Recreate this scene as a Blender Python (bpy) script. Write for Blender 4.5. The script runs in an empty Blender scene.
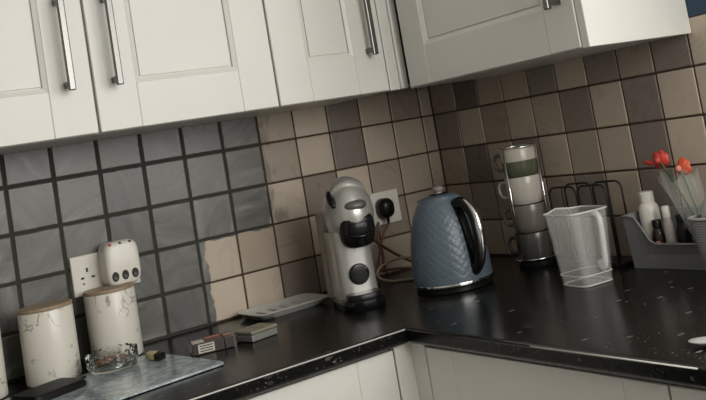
import bpy, bmesh, math, random
from mathutils import Vector, Matrix
random.seed(7)
SC = bpy.context.scene
COL = SC.collection
PI = math.pi

# ------------------------------------------------------------------ camera
# solved from the tile grid (0.1 m pitch) of the two walls; world: room corner at x=0, y=0, floor z=0
F_PX, CX, CY = 940.301, 408.891, 44.419
YAW, PITCH, ROLL = 0.62123, 0.08615, -0.17441
CAM = Vector((-1.57668, -2.14501, 1.28391))
_fw = Vector((math.sin(YAW)*math.cos(PITCH), math.cos(YAW)*math.cos(PITCH), math.sin(PITCH)))
_rt = Vector((math.cos(YAW), -math.sin(YAW), 0))
_up = _rt.cross(_fw)
RT = _rt*math.cos(ROLL) + _up*math.sin(ROLL)
UP = -_rt*math.sin(ROLL) + _up*math.cos(ROLL)
FW = _fw
cam = bpy.data.cameras.new('camera')
cam.sensor_fit = 'HORIZONTAL'; cam.sensor_width = 36.0
cam.lens = F_PX/706*36
cam.shift_x = (353-CX)/706; cam.shift_y = (CY-200)/706
cam.clip_start = 0.02
cob = bpy.data.objects.new('camera', cam); COL.objects.link(cob)
cob.matrix_world = Matrix(((RT.x, UP.x, -FW.x, CAM.x), (RT.y, UP.y, -FW.y, CAM.y), (RT.z, UP.z, -FW.z, CAM.z), (0, 0, 0, 1)))
SC.camera = cob

def ray(x, y): return FW + RT*((x-CX)/F_PX) - UP*((y-CY)/F_PX)
def on_z(x, y, z=0.91): d = ray(x, y); return CAM + d*((z-CAM.z)/d.z)
def on_y(x, y, Y=0.0): d = ray(x, y); return CAM + d*((Y-CAM.y)/d.y)
def on_x(x, y, X=0.0): d = ray(x, y); return CAM + d*((X-CAM.x)/d.x)

# ------------------------------------------------------------------ world, light, exposure
W = bpy.data.worlds.new('sky'); SC.world = W; W.use_nodes = True
nt = W.node_tree; bg = nt.nodes['Background']
sky = nt.nodes.new('ShaderNodeTexSky'); sky.sky_type = 'HOSEK_WILKIE'; sky.turbidity = 6
nt.links.new(sky.outputs[0], bg.inputs[0]); bg.inputs[1].default_value = 0.5
SC.view_settings.view_transform = 'Standard'
SC.view_settings.look = 'None'
SC.view_settings.exposure = 0.32
SC.view_settings.gamma = 1.0
SC.view_settings.use_curve_mapping = False

def area(name, loc, aim, sx, sy, power, col):
    l = bpy.data.lights.new(name, 'AREA'); l.shape = 'RECTANGLE'; l.size = sx; l.size_y = sy
    l.energy = power; l.color = col
    o = bpy.data.objects.new(name, l); COL.objects.link(o); o.location = loc
    o.rotation_euler = Vector(aim).to_track_quat('-Z', 'Z').to_euler()
    return o
# daylight entering through window_1 (right wall, past the frame) and window_2 (wall behind the camera)
area('daylight_side_window', (-0.02, -1.98, 1.62), (-1, 0, 0), 1.15, 0.95, 15.5, (1.0, 0.98, 0.94))
area('daylight_rear_window', (-0.62, -2.78, 1.72), (0, 1, -0.05), 0.95, 0.95, 19.5, (1.0, 0.98, 0.93))

# ------------------------------------------------------------------ material helpers
def mat(name, color=(0.8, 0.8, 0.8), rough=0.5, metal=0.0, **kw):
    m = bpy.data.materials.new(name); m.use_nodes = True
    b = m.node_tree.nodes['Principled BSDF']
    b.inputs['Base Color'].default_value = (*color, 1)
    b.inputs['Roughness'].default_value = rough
    b.inputs['Metallic'].default_value = metal
    for k, v in kw.items(): b.inputs[k.replace('_', ' ')].default_value = v
    return m
class N:
    def __init__(s, m): s.m = m; s.t = m.node_tree; s.b = s.t.nodes['Principled BSDF']
    def new(s, t, **kw):
        n = s.t.nodes.new(t)
        for k, v in kw.items(): setattr(n, k, v)
        return n
    def put(s, inp, v):
        if hasattr(v, 'is_output') or isinstance(v, bpy.types.NodeSocket): s.t.links.new(v, inp)
        else: inp.default_value = v
    def math(s, op, a, b=0.0, c=None, clamp=False):
        n = s.new('ShaderNodeMath', operation=op, use_clamp=clamp)
        s.put(n.inputs[0], a); s.put(n.inputs[1], b)
        if c is not None: s.put(n.inputs[2], c)
        return n.outputs[0]
    def noise(s, scale, detail=3, rough=0.5, vec=None, dist=0.0):
        n = s.new('ShaderNodeTexNoise'); n.inputs['Scale'].default_value = scale
        n.inputs['Detail'].default_value = detail; n.inputs['Roughness'].default_value = rough
        n.inputs['Distortion'].default_value = dist
        if vec is not None: s.t.links.new(vec, n.inputs['Vector'])
        return n.outputs['Fac']
    def ramp(s, fac, stops):
        n = s.new('ShaderNodeValToRGB'); s.t.links.new(fac, n.inputs[0])
        e = n.color_ramp.elements
        while len(e) < len(stops): e.new(0.5)
        for q, (p, c) in zip(e, stops):
            q.position = p; q.color = (*c, 1) if len(c) == 3 else c
        return n.outputs[0]
    def mix(s, fac, a, b):
        n = s.new('ShaderNodeMix', data_type='RGBA'); s.put(n.inputs[0], fac)
        for i, v in ((6, a), (7, b)):
            if isinstance(v, tuple): n.inputs[i].default_value = (*v, 1)
            else: s.t.links.new(v, n.inputs[i])
        return n.outputs[2]
    def obj(s): return s.new('ShaderNodeTexCoord').outputs['Object']
    def pos(s): return s.new('ShaderNodeNewGeometry').outputs['Position']
    def scale(s, vec, v):
        n = s.new('ShaderNodeVectorMath', operation='MULTIPLY'); s.t.links.new(vec, n.inputs[0]); n.inputs[1].default_value = v
        return n.outputs[0]
    def bump(s, h, strength=0.2, dist=0.002):
        n = s.new('ShaderNodeBump'); n.inputs['Strength'].default_value = strength; n.inputs['Distance'].default_value = dist
        s.t.links.new(h, n.inputs['Height']); s.t.links.new(n.outputs[0], s.b.inputs['Normal'])
    def base(s, c): s.t.links.new(c, s.b.inputs['Base Color'])
    def rough(s, r): s.put(s.b.inputs['Roughness'], r)

M = {}
def cabinet_paint():
    m = mat('cabinet_paint', (0.70, 0.68, 0.61), 0.38); n = N(m)
    f = n.noise(9, 4, vec=n.pos()); n.base(n.mix(f, (0.63, 0.62, 0.58), (0.67, 0.66, 0.615)))
    return m
M['cab'] = cabinet_paint()
M['steel'] = mat('brushed_steel', (0.15, 0.147, 0.14), 0.26, 1.0)
M['chrome'] = mat('chrome', (0.75, 0.75, 0.75), 0.12, 1.0)
M['black'] = mat('black_plastic', (0.008, 0.008, 0.008), 0.28, Specular_IOR_Level=0.25)
M['blackgloss'] = mat('black_gloss', (0.006, 0.006, 0.007), 0.10, Specular_IOR_Level=0.4)
M['white'] = mat('white_plastic', (0.74, 0.71, 0.64), 0.3)
M['dark'] = mat('dark_recess', (0.01, 0.01, 0.01), 0.6)
M['ceil'] = mat('ceiling_paint', (0.75, 0.74, 0.70), 0.8)
M['blue_wall'] = mat('dark_blue_paint', (0.018, 0.045, 0.085), 0.6)
M['plain_wall'] = mat('light_wall_paint', (0.66, 0.64, 0.61), 0.8)

def paint_mask(n):
    """grey tile paint brushed over the left part of the back wall, with a ragged edge"""
    p = n.pos(); s = n.new('ShaderNodeSeparateXYZ'); n.t.links.new(p, s.inputs[0]); X, Z = s.outputs[0], s.outputs[2]
    nz = n.math('SUBTRACT', n.noise(22, 3, vec=p), 0.5)
    low = n.math('LESS_THAN', n.math('ADD', Z, n.math('MULTIPLY', nz, 0.022)), 1.1005)
    thr = n.math('ADD', n.math('MULTIPLY', low, -0.181), -0.541)
    xx = n.math('ADD', X, n.math('MULTIPLY', nz, 0.045))
    hard = n.math('MULTIPLY', n.math('SUBTRACT', thr, xx), 250.0, clamp=True)
    nz2 = n.noise(55, 4, vec=n.scale(p, (1, 1, 0.35)))
    sm = n.math('MULTIPLY', n.math('SUBTRACT', n.math('ADD', thr, n.math('MULTIPLY', n.math('SUBTRACT', nz2, 0.34), 0.20)), xx), 25.0, clamp=True)
    sm = n.math('MULTIPLY', sm, n.math('SUBTRACT', 1.0, n.math('MULTIPLY', low, 1.0)))
    return n.math('MAXIMUM', hard, n.math('MULTIPLY', sm, 0.55))
def tile_mat():
    m = mat('wall_tile', rough=0.35); n = N(m)
    oi = n.new('ShaderNodeObjectInfo'); col = oi.outputs['Color']
    p = n.pos()
    mott = n.noise(18, 4, vec=p)
    tile = n.mix(n.math('MULTIPLY', mott, 0.30), col, n.mix(0.5, col, (0.12, 0.09, 0.06)))
    # brush streaks in the paint, a different direction for each tile
    rot = n.new('ShaderNodeVectorRotate', rotation_type='Y_AXIS'); n.t.links.new(p, rot.inputs['Vector'])
    n.t.links.new(n.math('MULTIPLY', oi.outputs['Random'], 3.0), rot.inputs['Angle'])
    st = n.noise(12, 5, 0.55, vec=n.scale(rot.outputs[0], (1.5, 1, 0.45)), dist=1.6)
    paint = n.ramp(st, [(0.30, (0.088, 0.086, 0.079)), (0.50, (0.122, 0.119, 0.109)), (0.62, (0.165, 0.161, 0.148)), (0.74, (0.25, 0.245, 0.225))])
    pr = n.math('ADD', n.math('MULTIPLY', oi.outputs['Random'], 0.42), 0.80)
    sc = n.new('ShaderNodeVectorMath', operation='SCALE'); n.t.links.new(paint, sc.inputs[0]); n.t.links.new(pr, sc.inputs['Scale'])
    k = paint_mask(n)
    n.base(n.mix(k, tile, sc.outputs[0]))
    n.rough(n.math('ADD', n.math('MULTIPLY', st, 0.30), 0.16))
    n.bump(n.math('ADD', n.math('MULTIPLY', st, k), n.math('MULTIPLY', mott, 0.3)), 0.25, 0.002)
    return m
M['tile'] = tile_mat()
def grout_mat():
    m = mat('grout', rough=0.85); n = N(m)
    n.base(n.mix(paint_mask(n), (0.060, 0.038, 0.024), (0.036, 0.034, 0.028)))
    return m
M['grout'] = grout_mat()
def worktop_mat():
    m = mat('speckled_black_laminate', (0.005, 0.005, 0.005), 0.24, Specular_IOR_Level=0.17); n = N(m); p = n.pos()
    def flecks(scale, sc, size, gate, gs):
        v = n.new('ShaderNodeTexVoronoi'); v.inputs['Scale'].default_value = scale; n.t.links.new(n.scale(p, sc), v.inputs['Vector'])
        sp = n.new('ShaderNodeSeparateColor'); n.t.links.new(v.outputs['Color'], sp.inputs[0])
        f = n.math('MULTIPLY', n.math('LESS_THAN', v.outputs['Distance'], size), n.math('GREATER_THAN', n.noise(gs, 2, vec=p), gate))
        return n.math('MULTIPLY', f, n.math('POWER', sp.outputs[0], 1.5))
    big = flecks(62, (0.45, 0.9, 0.9), 0.20, 0.50, 14)
    small = flecks(170, (0.7, 1.0, 1.0), 0.26, 0.44, 20)
    n.base(n.mix(n.math('MAXIMUM', big, n.math('MULTIPLY', small, 0.6)), (0.005, 0.005, 0.0048), (0.14, 0.135, 0.125)))
    return m
M['worktop'] = worktop_mat()
def marble_mat():
    m = mat('marble_ceramic', (0.72, 0.69, 0.61), 0.3); n = N(m); o = n.obj()
    w = n.noise(13, 4, 0.6, vec=n.scale(o, (1, 1, 0.8)), dist=1.2)
    vein = n.math('SUBTRACT', 1.0, n.math('MULTIPLY', n.math('ABSOLUTE', n.math('SUBTRACT', w, 0.5)), 45.0), clamp=True)
    gate = n.math('MULTIPLY', n.math('SUBTRACT', n.noise(16, 2, vec=o), 0.455), 12.0, clamp=True)
    n.base(n.mix(n.math('MULTIPLY', vein, n.math('MULTIPLY', gate, 0.75)), (0.72, 0.69, 0.61), (0.11, 0.095, 0.08)))
    return m
M['marble'] = marble_mat()
def wood_mat():
    m = mat('bamboo_lid', rough=0.5); n = N(m)
    g = n.noise(30, 4, 0.6, vec=n.scale(n.obj(), (0.4, 6, 6)))
    n.base(n.ramp(g, [(0.3, (0.26, 0.185, 0.115)), (0.7, (0.40, 0.30, 0.20))]))
    return m
M['wood'] = wood_mat()
def board_mat():
    m = mat('mottled_glass_board', rough=0.12); n = N(m); o = n.obj()
    g = n.noise(38, 5, 0.7, vec=o); g2 = n.noise(110, 3, 0.6, vec=o)
    n.base(n.ramp(n.math('ADD', n.math('MULTIPLY', g, 0.65), n.math('MULTIPLY', g2, 0.35)), [(0.36, (0.16, 0.20, 0.215)), (0.5, (0.34, 0.40, 0.415)), (0.64, (0.56, 0.62, 0.63))]))
    return m
M['board'] = board_mat()
M['kettle'] = mat('blue_grey_enamel', (0.090, 0.121, 0.150), 0.36)
M['silver'] = mat('silver_plastic', (0.50, 0.49, 0.46), 0.3, 0.55)
M['tank'] = mat('smoky_tank', (0.30, 0.27, 0.235), 0.25)
M['clear'] = mat('clear_frosted_plastic', (0.86, 0.86, 0.83), 0.12, Alpha=0.13)
M['clearthick'] = mat('clear_plastic_edge', (0.88, 0.88, 0.85), 0.15, Alpha=0.45)
M['wrap'] = mat('cellophane', (0.80, 0.82, 0.78), 0.04, Alpha=0.15)
M['glass'] = mat('clear_glass', (0.93, 0.95, 0.93), 0.02, Transmission_Weight=1.0, IOR=1.48)
M['pane'] = mat('window_glass', (0.9, 0.95, 1.0), 0.02, Alpha=0.15)
M['basket'] = mat('grey_plastic_tub', (0.215, 0.215, 0.22), 0.45)
def weave_mat():
    m = mat('perforated_basket_plastic', rough=0.5); n = N(m); o = n.obj()
    rot = n.new('ShaderNodeVectorRotate', rotation_type='EULER_XYZ'); n.t.links.new(o, rot.inputs['Vector']); rot.inputs['Rotation'].default_value = (PI/4, 0, 0)
    s = n.new('ShaderNodeSeparateXYZ'); n.t.links.new(rot.outputs[0], s.inputs[0])
    a = n.math('SINE', n.math('MULTIPLY', s.outputs[1], 900.0)); b = n.math('SINE', n.math('MULTIPLY', s.outputs[2], 900.0))
    k = n.math('GREATER_THAN', n.math('MULTIPLY', a, b), 0.25)
    n.base(n.mix(k, (0.36, 0.36, 0.355), (0.13, 0.13, 0.13))); n.bump(n.math('SUBTRACT', 1.0, k), 0.6, 0.002)
    return m
M['weave'] = weave_mat()
M['floor'] = mat('floor_vinyl', (0.62, 0.59, 0.56), 0.4)
M['red'] = mat('red_petal', (0.58, 0.06, 0.045), 0.4)
M['orange'] = mat('orange_petal', (0.66, 0.11, 0.045), 0.4)
M['pink'] = mat('pink_petal', (0.72, 0.28, 0.2), 0.45)
M['green'] = mat('green_stem', (0.05, 0.10, 0.03), 0.5)
M['cord_brown'] = mat('brown_cord', (0.16, 0.064, 0.034), 0.4)
M['cord_cream'] = mat('cream_cord', (0.42, 0.31, 0.22), 0.45)
M['mug_cream'] = mat('mug_cream', (0.50, 0.455, 0.385), 0.25)
M['mug_green'] = mat('mug_green', (0.095, 0.102, 0.066), 0.25)
M['mug_white'] = mat('mug_white', (0.50, 0.46, 0.40), 0.25)
M['mug_taupe'] = mat('mug_taupe', (0.150, 0.135, 0.112), 0.25)
M['mug_grey'] = mat('mug_charcoal', (0.060, 0.058, 0.052), 0.25)

# ------------------------------------------------------------------ geometry helpers
def obj(name, bm, m, parent=None, loc=None, smooth=False, rot=None):
    me = bpy.data.meshes.new(name); bm.normal_update(); bm.to_mesh(me); bm.free()
    if m is not None: me.materials.append(M[m] if isinstance(m, str) else m)
    if smooth:
        for p in me.polygons: p.use_smooth = True
        if smooth != 'all': me.set_sharp_from_angle(angle=math.radians(40))
    o = bpy.data.objects.new(name, me); COL.objects.link(o)
    if parent is not None: o.parent = parent
    if loc is not None: o.location = loc
    if rot is not None: o.rotation_euler = rot
    return o
def tag(o, label, cat, group=None):
    o['label'] = label; o['category'] = cat
    if group: o['group'] = group
    return o
def thing(name, label, cat, loc=(0, 0, 0), rz=0.0, group=None):
    o = bpy.data.objects.new(name, None); COL.objects.link(o); o.empty_display_size = 0.05
    o.location = loc; o.rotation_euler = (0, 0, rz)
    return tag(o, label, cat, group)
def struct(o): o['kind'] = 'structure'; return o
def box(x0, x1, y0, y1, z0, z1, bev=0.0, seg=2, bm=None):
    b = bmesh.new()
    v = [b.verts.new((x, y, z)) for z in (z0, z1) for y in (y0, y1) for x in (x0, x1)]
    for f in ((0, 2, 3, 1), (4, 5, 7, 6), (0, 1, 5, 4), (2, 6, 7, 3), (0, 4, 6, 2), (1, 3, 7, 5)): b.faces.new([v[i] for i in f])
    if bev: bmesh.ops.bevel(b, geom=b.edges[:], offset=bev, segments=seg, profile=0.5, affect='EDGES')
    return join(bm, b)
def join(bm, b):
    if bm is None: return b
    me = bpy.data.meshes.new('tmp'); b.to_mesh(me); b.free(); bm.from_mesh(me); bpy.data.meshes.remove(me)
    return bm
def lathe(prof, seg=48, bm=None, center=(0, 0, 0), sx=1.0, sy=1.0, rfun=None):
    b = bmesh.new(); rows = []
    for i, (r, z) in enumerate(prof):
        if r < 1e-6: rows.append([b.verts.new((center[0], center[1], center[2]+z))]); continue
        row = []
        for k in range(seg):
            a = 2*PI*k/seg; rr = r if rfun is None else rfun(r, z, a, i)
            row.append(b.verts.new((center[0]+rr*math.cos(a)*sx, center[1]+rr*math.sin(a)*sy, center[2]+z)))
        rows.append(row)
    for A, B in zip(rows, rows[1:]):
        for k in range(seg):
            k2 = (k+1) % seg
            if len(A) == 1 and len(B) == 1: break
            if len(A) == 1: b.faces.new((A[0], B[k2], B[k]))
            elif len(B) == 1: b.faces.new((A[k], A[k2], B[0]))
            else: b.faces.new((A[k], A[k2], B[k2], B[k]))
    bmesh.ops.recalc_face_normals(b, faces=b.faces[:])
    return join(bm, b)
def spline(pts, n=8, closed=False):
    P = [Vector(p) for p in pts]; out = []
    m = len(P)
    for i in range(m if closed else m-1):
        g = lambda k: P[k % m] if closed else P[max(0, min(m-1, k))]
        a, b_, c, d = g(i-1), g(i), g(i+1), g(i+2)
        for k in range(n):
            t = k/n
            out.append(0.5*((2*b_) + (c-a)*t + (2*a-5*b_+4*c-d)*t*t + (3*b_-a-3*c+d)*t**3))
    if not closed: out.append(P[-1])
    return out
def tube(path, r, seg=8, closed=False, bm=None, flat=1.0):
    P = [Vector(p) for p in path]; b = bmesh.new(); rows = []
    prev = None; m = len(P)
    for i, p in enumerate(P):
        a = P[(i-1) % m] if closed else P[max(0, i-1)]; c = P[(i+1) % m] if closed else P[min(m-1, i+1)]
        t = (c-a).normalized()
        if prev is None: u = t.orthogonal().normalized()
        else:
            u = prev - t*prev.dot(t); u = u.normalized() if u.length > 1e-6 else t.orthogonal().normalized()
        prev = u; w = t.cross(u)
        rr = r(i/(m-1)) if callable(r) else r
        rows.append([b.verts.new(p + u*rr*math.cos(2*PI*k/seg) + w*rr*flat*math.sin(2*PI*k/seg)) for k in range(seg)])
    R = rows + [rows[0]] if closed else rows
    for A, B in zip(R, R[1:]):
        for k in range(seg): b.faces.new((A[k], A[(k+1) % seg], B[(k+1) % seg], B[k]))
    if not closed: b.faces.new(rows[0][::-1]); b.faces.new(rows[-1])
    bmesh.ops.recalc_face_normals(b, faces=b.faces[:])
    return join(bm, b)
def loft(rings, bm=None, cap=True):
    b = bmesh.new(); R = [[b.verts.new(p) for p in ring] for ring in rings]; n = len(R[0])
    for A, B in zip(R, R[1:]):
        for k in range(n): b.faces.new((A[k], A[(k+1) % n], B[(k+1) % n], B[k]))
    if cap: b.faces.new(R[0][::-1]); b.faces.new(R[-1])
    bmesh.ops.recalc_face_normals(b, faces=b.faces[:])
    return join(bm, b)
def rrect(hx, hy, e=4.0, n=40, cx=0.0, cy=0.0):
    out = []
    for k in range(n):
        a = 2*PI*k/n; c, s = math.cos(a), math.sin(a)
        out.append((cx+hx*math.copysign(abs(c)**(2/e), c), cy+hy*math.copysign(abs(s)**(2/e), s)))
    return out
def ellipsoid(c, r, bm=None, u=24, v=16):
    prof = [(math.sin(PI*i/v), -math.cos(PI*i/v)*r[2]) for i in range(v+1)]
    prof = [(0 if (i == 0 or i == v) else p[0], p[1]) for i, p in enumerate(prof)]
    return lathe(prof, u, bm, c, r[0], r[1])
def prism(poly, z0, z1, bm=None, bev=0.0, seg=2):
    b = bmesh.new(); lo = [b.verts.new((x, y, z0)) for x, y in poly]; hi = [b.verts.new((x, y, z1)) for x, y in poly]
    b.faces.new(lo[::-1]); b.faces.new(hi); n = len(poly)
    for k in range(n): b.faces.new((lo[k], lo[(k+1) % n], hi[(k+1) % n], hi[k]))
    bmesh.ops.recalc_face_normals(b, faces=b.faces[:])
    if bev: bmesh.ops.bevel(b, geom=[e for e in b.edges], offset=bev, segments=seg, affect='EDGES')
    return join(bm, b)
def xform(bm, mtx): bmesh.ops.transform(bm, matrix=mtx, verts=bm.verts[:]); return bm

# ------------------------------------------------------------------ the room
XL, YF, ZC = -3.0, -2.85, 2.4
TW = 1.305                     # height of the first visible grout line
struct(obj('floor', box(XL-0.1, 0.12, YF-0.1, 0.12, -0.1, 0.0), 'floor'))
struct(obj('ceiling', box(XL-0.1, 0.12, YF-0.1, 0.12, ZC, ZC+0.1), 'ceil'))
def wall(name, boxes, m):
    b = None
    for q in boxes: b = box(*q, bm=b)
    return struct(obj(name, b, m))
# tiled band carries grout; the wall above it is painted dark blue
wb = wall('wall_back', [(XL-0.1, 0.12, 0.0025, 0.12, 0.80, 1.405)], 'grout')
b = box(XL-0.1, 0.12, 0.0, 0.12, 1.405, ZC); box(XL-0.1, 0.12, 0.0025, 0.12, 0, 0.80, bm=b)
obj('painted_plaster', b, 'blue_wall', wb)
wr = wall('wall_right', [(0.0025, 0.12, YF, 0.0, 0.80, 1.10), (0.0025, 0.12, -1.38, 0.0, 1.10, 1.405), (0.0025, 0.12, YF, -2.58, 1.10, 1.405)], 'grout')
b = box(0.0, 0.12, -1.38, 0.0, 1.405, ZC); box(0.0, 0.12, YF, -2.58, 1.405, ZC, bm=b)
box(0.0, 0.12, -2.58, -1.38, 2.12, ZC, bm=b); box(0.0025, 0.12, YF, 0.0, 0, 0.80, bm=b)
obj('painted_plaster', b, 'blue_wall', wr)
wall('wall_left', [(XL-0.1, XL, YF, 0.0, 0, ZC)], 'plain_wall')
wall('wall_front', [(XL-0.1, -1.17, YF-0.1, YF, 0, ZC), (-0.07, 0.12, YF-0.1, YF, 0, ZC), (-1.17, -0.07, YF-0.1, YF, 0, 1.2), (-1.17, -0.07, YF-0.1, YF, 2.24, ZC)], 'plain_wall')
def window(name, y0, y1, z0, z1, wx, horizontal):
    t = 0.05
    pieces = [(y0, y1, z0, z0+t), (y0, y1, z1-t, z1), (y0, y0+t, z0, z1), (y1-t, y1, z0, z1), ((y0+y1)/2-t/2, (y0+y1)/2+t/2, z0, z1)]
    bm = None
    for a, c, d, e in pieces:
        bm = box(*( (a, c, wx, wx+0.05) if horizontal else (wx, wx+0.05, a, c)), d, e, bev=0.004, bm=bm)
    w = struct(obj(name, bm, 'white'))
    for a, c in ((y0+t, (y0+y1)/2-t/2), ((y0+y1)/2+t/2, y1-t)):
        q = (a, c, wx+0.02, wx+0.026) if horizontal else (wx+0.02, wx+0.026, a, c)
        obj('pane', box(*q, z0+t, z1-t), 'pane', w)
window('window_1', -2.58, -1.38, 1.10, 2.12, 0.05, False)
window('window_2', -1.17, -0.07, 1.2, 2.24, YF-0.07, True)

# ---- tiles, each one a piece of its wall
TILE_MESH = {}
def tile_mesh(w, h):
    k = (round(w, 4), round(h, 4))
    if k not in TILE_MESH:
        b = box(-w/2, w/2, -0.003, 0.003, -h/2, h/2, bev=0.0022, seg=2)
        me = bpy.data.meshes.new('tile'); b.to_mesh(me); b.free(); me.materials.append(M['tile'])
        TILE_MESH[k] = me
    return TILE_MESH[k]
TONE = {'L': (0.580, 0.488, 0.392), 'l': (0.490, 0.408, 0.322), 'M': (0.395, 0.326, 0.257), 'm': (0.322, 0.265, 0.213), 'D': (0.240, 0.200, 0.170), 'd': (0.150, 0.120, 0.098)}
ROWZ = [(TW, 1.405), (1.205, TW), (1.105, 1.205), (1.005, 1.105), (0.912, 1.005)]
LEFT = {0: 'LLLLLLlLDlmM', 1: 'LLLLLLMLDLlM', 2: 'LLLLLLLDLMlM', 3: 'LLLLLlMLMmMM', 4: 'LLLLLLDMlMmM'}   # columns c0..c11, back wall
RIGHT = {0: 'mdMMDlDmDLl', 1: 'DlmlMDlDLLM', 2: 'mdMDlMlDLDL', 3: 'MDmMmDlDlML', 4: 'DMlDMlmMDlM'}          # columns from the corner, right wall
def put_tile(parent, w, h, loc, rz, tone):
    c = Vector(TONE[tone])*random.uniform(0.93, 1.07)
    o = bpy.data.objects.new('tile', tile_mesh(w, h)); COL.objects.link(o); o.parent = parent
    o.location = loc; o.rotation_euler = (math.radians(random.uniform(-.4, .4)), 0, rz+math.radians(random.uniform(-.4, .4)))
    o.color = (*c, 1)
for r, (z0, z1) in enumerate(ROWZ):
    for j in range(-5, 12):
        x0 = -(0.0412+(11-j)*0.1); x1 = min(x0+0.1, 0.0)
        painted = x1 < (-0.53 if z0 > 1.1 else -0.73)
        g = 0.0068 if painted else 0.0042
        put_tile(wb, x1-x0-g, z1-z0-g, ((x0+x1)/2, 0.003, (z0+z1)/2), 0, LEFT[r][j] if j >= 0 else 'L')
    for k in range(0, 13):
        y0 = 0.0 if k == 0 else -(0.1092+(k-1)*0.1); y1 = -(0.1092+k*0.1)
        g = 0.0042
        put_tile(wr, y0-y1-g, z1-z0-g, (0.003, (y0+y1)/2, (z0+z1)/2), PI/2, RIGHT[r][k] if k < 11 else random.choice('LMD'))

# ------------------------------------------------------------------ worktop
WT, WD1, WD2, WB = 0.91, 0.5982, 0.5933, 0.88
def worktop():
    b = prism([(-1.9, -0.001), (-0.001, -0.001), (-0.001, -2.7), (-WD2, -2.7), (-WD2, -WD1), (-1.9, -WD1)], WB, WT)
    fr = lambda v: (abs(v.co.y+WD1) < 1e-5 and v.co.x < -WD2+1e-5) or (abs(v.co.x+WD2) < 1e-5 and v.co.y < -WD1+1e-5)
    ed = [e for e in b.edges if fr(e.verts[0]) and fr(e.verts[1]) and abs(e.verts[0].co.z-e.verts[1].co.z) < 1e-5]
    bmesh.ops.bevel(b, geom=ed, offset=0.006, segments=8, profile=0.5, affect='EDGES', material=1)
    o = obj('worktop', b, 'worktop'); o.data.materials.append(mat('polished_laminate_edge', (0.01, 0.01, 0.01), 0.16, Specular_IOR_Level=0.7))
    return tag(o, 'black speckled L-shaped worktop with rounded front edge running round the corner', 'worktop')
wt = worktop()
xr = on_z(528, 344.8, WT).y  # thin pale tubes imitate the bright reflection along the worktop's front edges
for nm_, pts_ in (('edge_highlight', [(-1.9, -WD1-0.0002, WT-0.0032), (-WD2-0.002, -WD1-0.0002, WT-0.0032)]), ('edge_highlight', [(-WD2-0.0002, xr, WT-0.0032), (-WD2-0.0002, -1.285, WT-0.0032)])):
    obj(nm_, tube(pts_, 0.0013, 8), mat('pale_edge_highlight', (0.55, 0.54, 0.50), 0.35), wt, smooth='all')['label'] = 'thin painted highlight along the front edge'

# ------------------------------------------------------------------ cabinets
def make_door(parent, w, h, loc, rz, handle=None, hz0=0.0, hlen=0.188):
    """door in local x (0..w), z (0..h), front face at y=0, body behind it (+y)"""
    sw, rh = 0.083, 0.09
    d = obj('door', box(0.004, w-0.004, 0.0165, 0.020, 0.004, h-0.004), 'cab', parent, loc, rot=(0, 0, rz))
    for x0 in (0, w-sw): obj('stile', box(x0, x0+sw, 0, 0.0195, 0, h, bev=0.0016, seg=1), 'cab', d)
    for z0 in (0, h-rh): obj('rail', box(sw, w-sw, 0.0004, 0.0190, z0, z0+rh, bev=0.0012, seg=1), 'cab', d)
    # moulded edge sloping down to the recessed panel
    pan = bmesh.new()
    lv = [[pan.verts.new((x, y, z)) for x, z in ((sw+d_, rh+d_), (w-sw-d_, rh+d_), (w-sw-d_, h-rh-d_), (sw+d_, h-rh-d_))] for d_, y in ((0, 0.016), (0, 0.0014), (0.0085, 0.0050), (0.0090, 0.0105), (0.0115, 0.0105), (0.0120, 0.0070))]
    pan.faces.new(lv[0][::-1]); pan.faces.new(lv[-1])
    for A_, B_ in zip(lv, lv[1:]):
        for k in range(4): pan.faces.new((A_[k], A_[(k+1) % 4], B_[(k+1) % 4], B_[k]))
    bmesh.ops.recalc_face_normals(pan, faces=pan.faces[:])
    obj('panel', pan, 'cab', d)
    if handle is not None:
        b = box(handle-0.0065, handle+0.0065, -0.036, -0.025, hz0, hz0+hlen, bev=0.002)
        for z in (hz0+0.007, hz0+hlen-0.019): box(handle-0.006, handle+0.006, -0.027, 0.001, z, z+0.012, bev=0.001, bm=b)
        obj('handle', b, 'steel', d)['label'] = 'brushed steel bar handle'
    return d
ZB = 1.3755
def wall_cab(label, x0, x1, doors, z=ZB, h=0.72):
    t = thing('wall_cabinet', label, 'cabinet', (x0, -0.0005, z), 0, 'white wall cabinets'); w = x1-x0
    b = box(0, w, -0.2825, -0.001, 0, h, bev=0.001, seg=1); obj('body', b, 'cab', t)
    for (a, c, hd) in doors: make_door(t, c-a-0.0045, h-0.002, (a-x0+0.00225, -0.3035, 0.001), 0, hd, 0.085)
    return t
wall_cab('white double wall cabinet with two steel handles above the grey painted tiles', -1.416, -0.627, [(-1.416, -1.0195, 0.345), (-1.0195, -0.627, 0.040)])
wall_cab('narrow single-door white wall cabinet in the middle, next to the corner', -0.627, -0.3335, [(-0.627, -0.3335, 0.246)])
tag(obj('corner_post', box(-0.3300, -0.3010, -0.2985, -0.262, ZB, ZB+0.72, bev=0.002, bm=box(-0.3005, -0.2800, -0.3045, -0.262, ZB, ZB+0.72, bev=0.003)), 'cab'), 'slim white filler post in the corner between two wall cabinets', 'filler post')
tr = thing('wall_cabinet', 'white wall cabinet on the right wall with a bright plain end panel', 'cabinet', (0, 0, 1.3725), 0, 'white wall cabinets')
obj('body', box(-0.2785, -0.001, -0.904, -0.31, 0, 0.72, bev=0.001, seg=1), 'cab', tr)
obj('end_panel', box(-0.2975, -0.001, -0.9235, -0.9045, -0.001, 0.722, bev=0.001, seg=1), 'cab', tr)
# door faces -x: local +x runs towards -y
make_door(tr, 0.566, 0.718, (-0.2995, -0.3365, 0.001), -PI/2, 0.566-0.036, 0.082)

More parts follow.
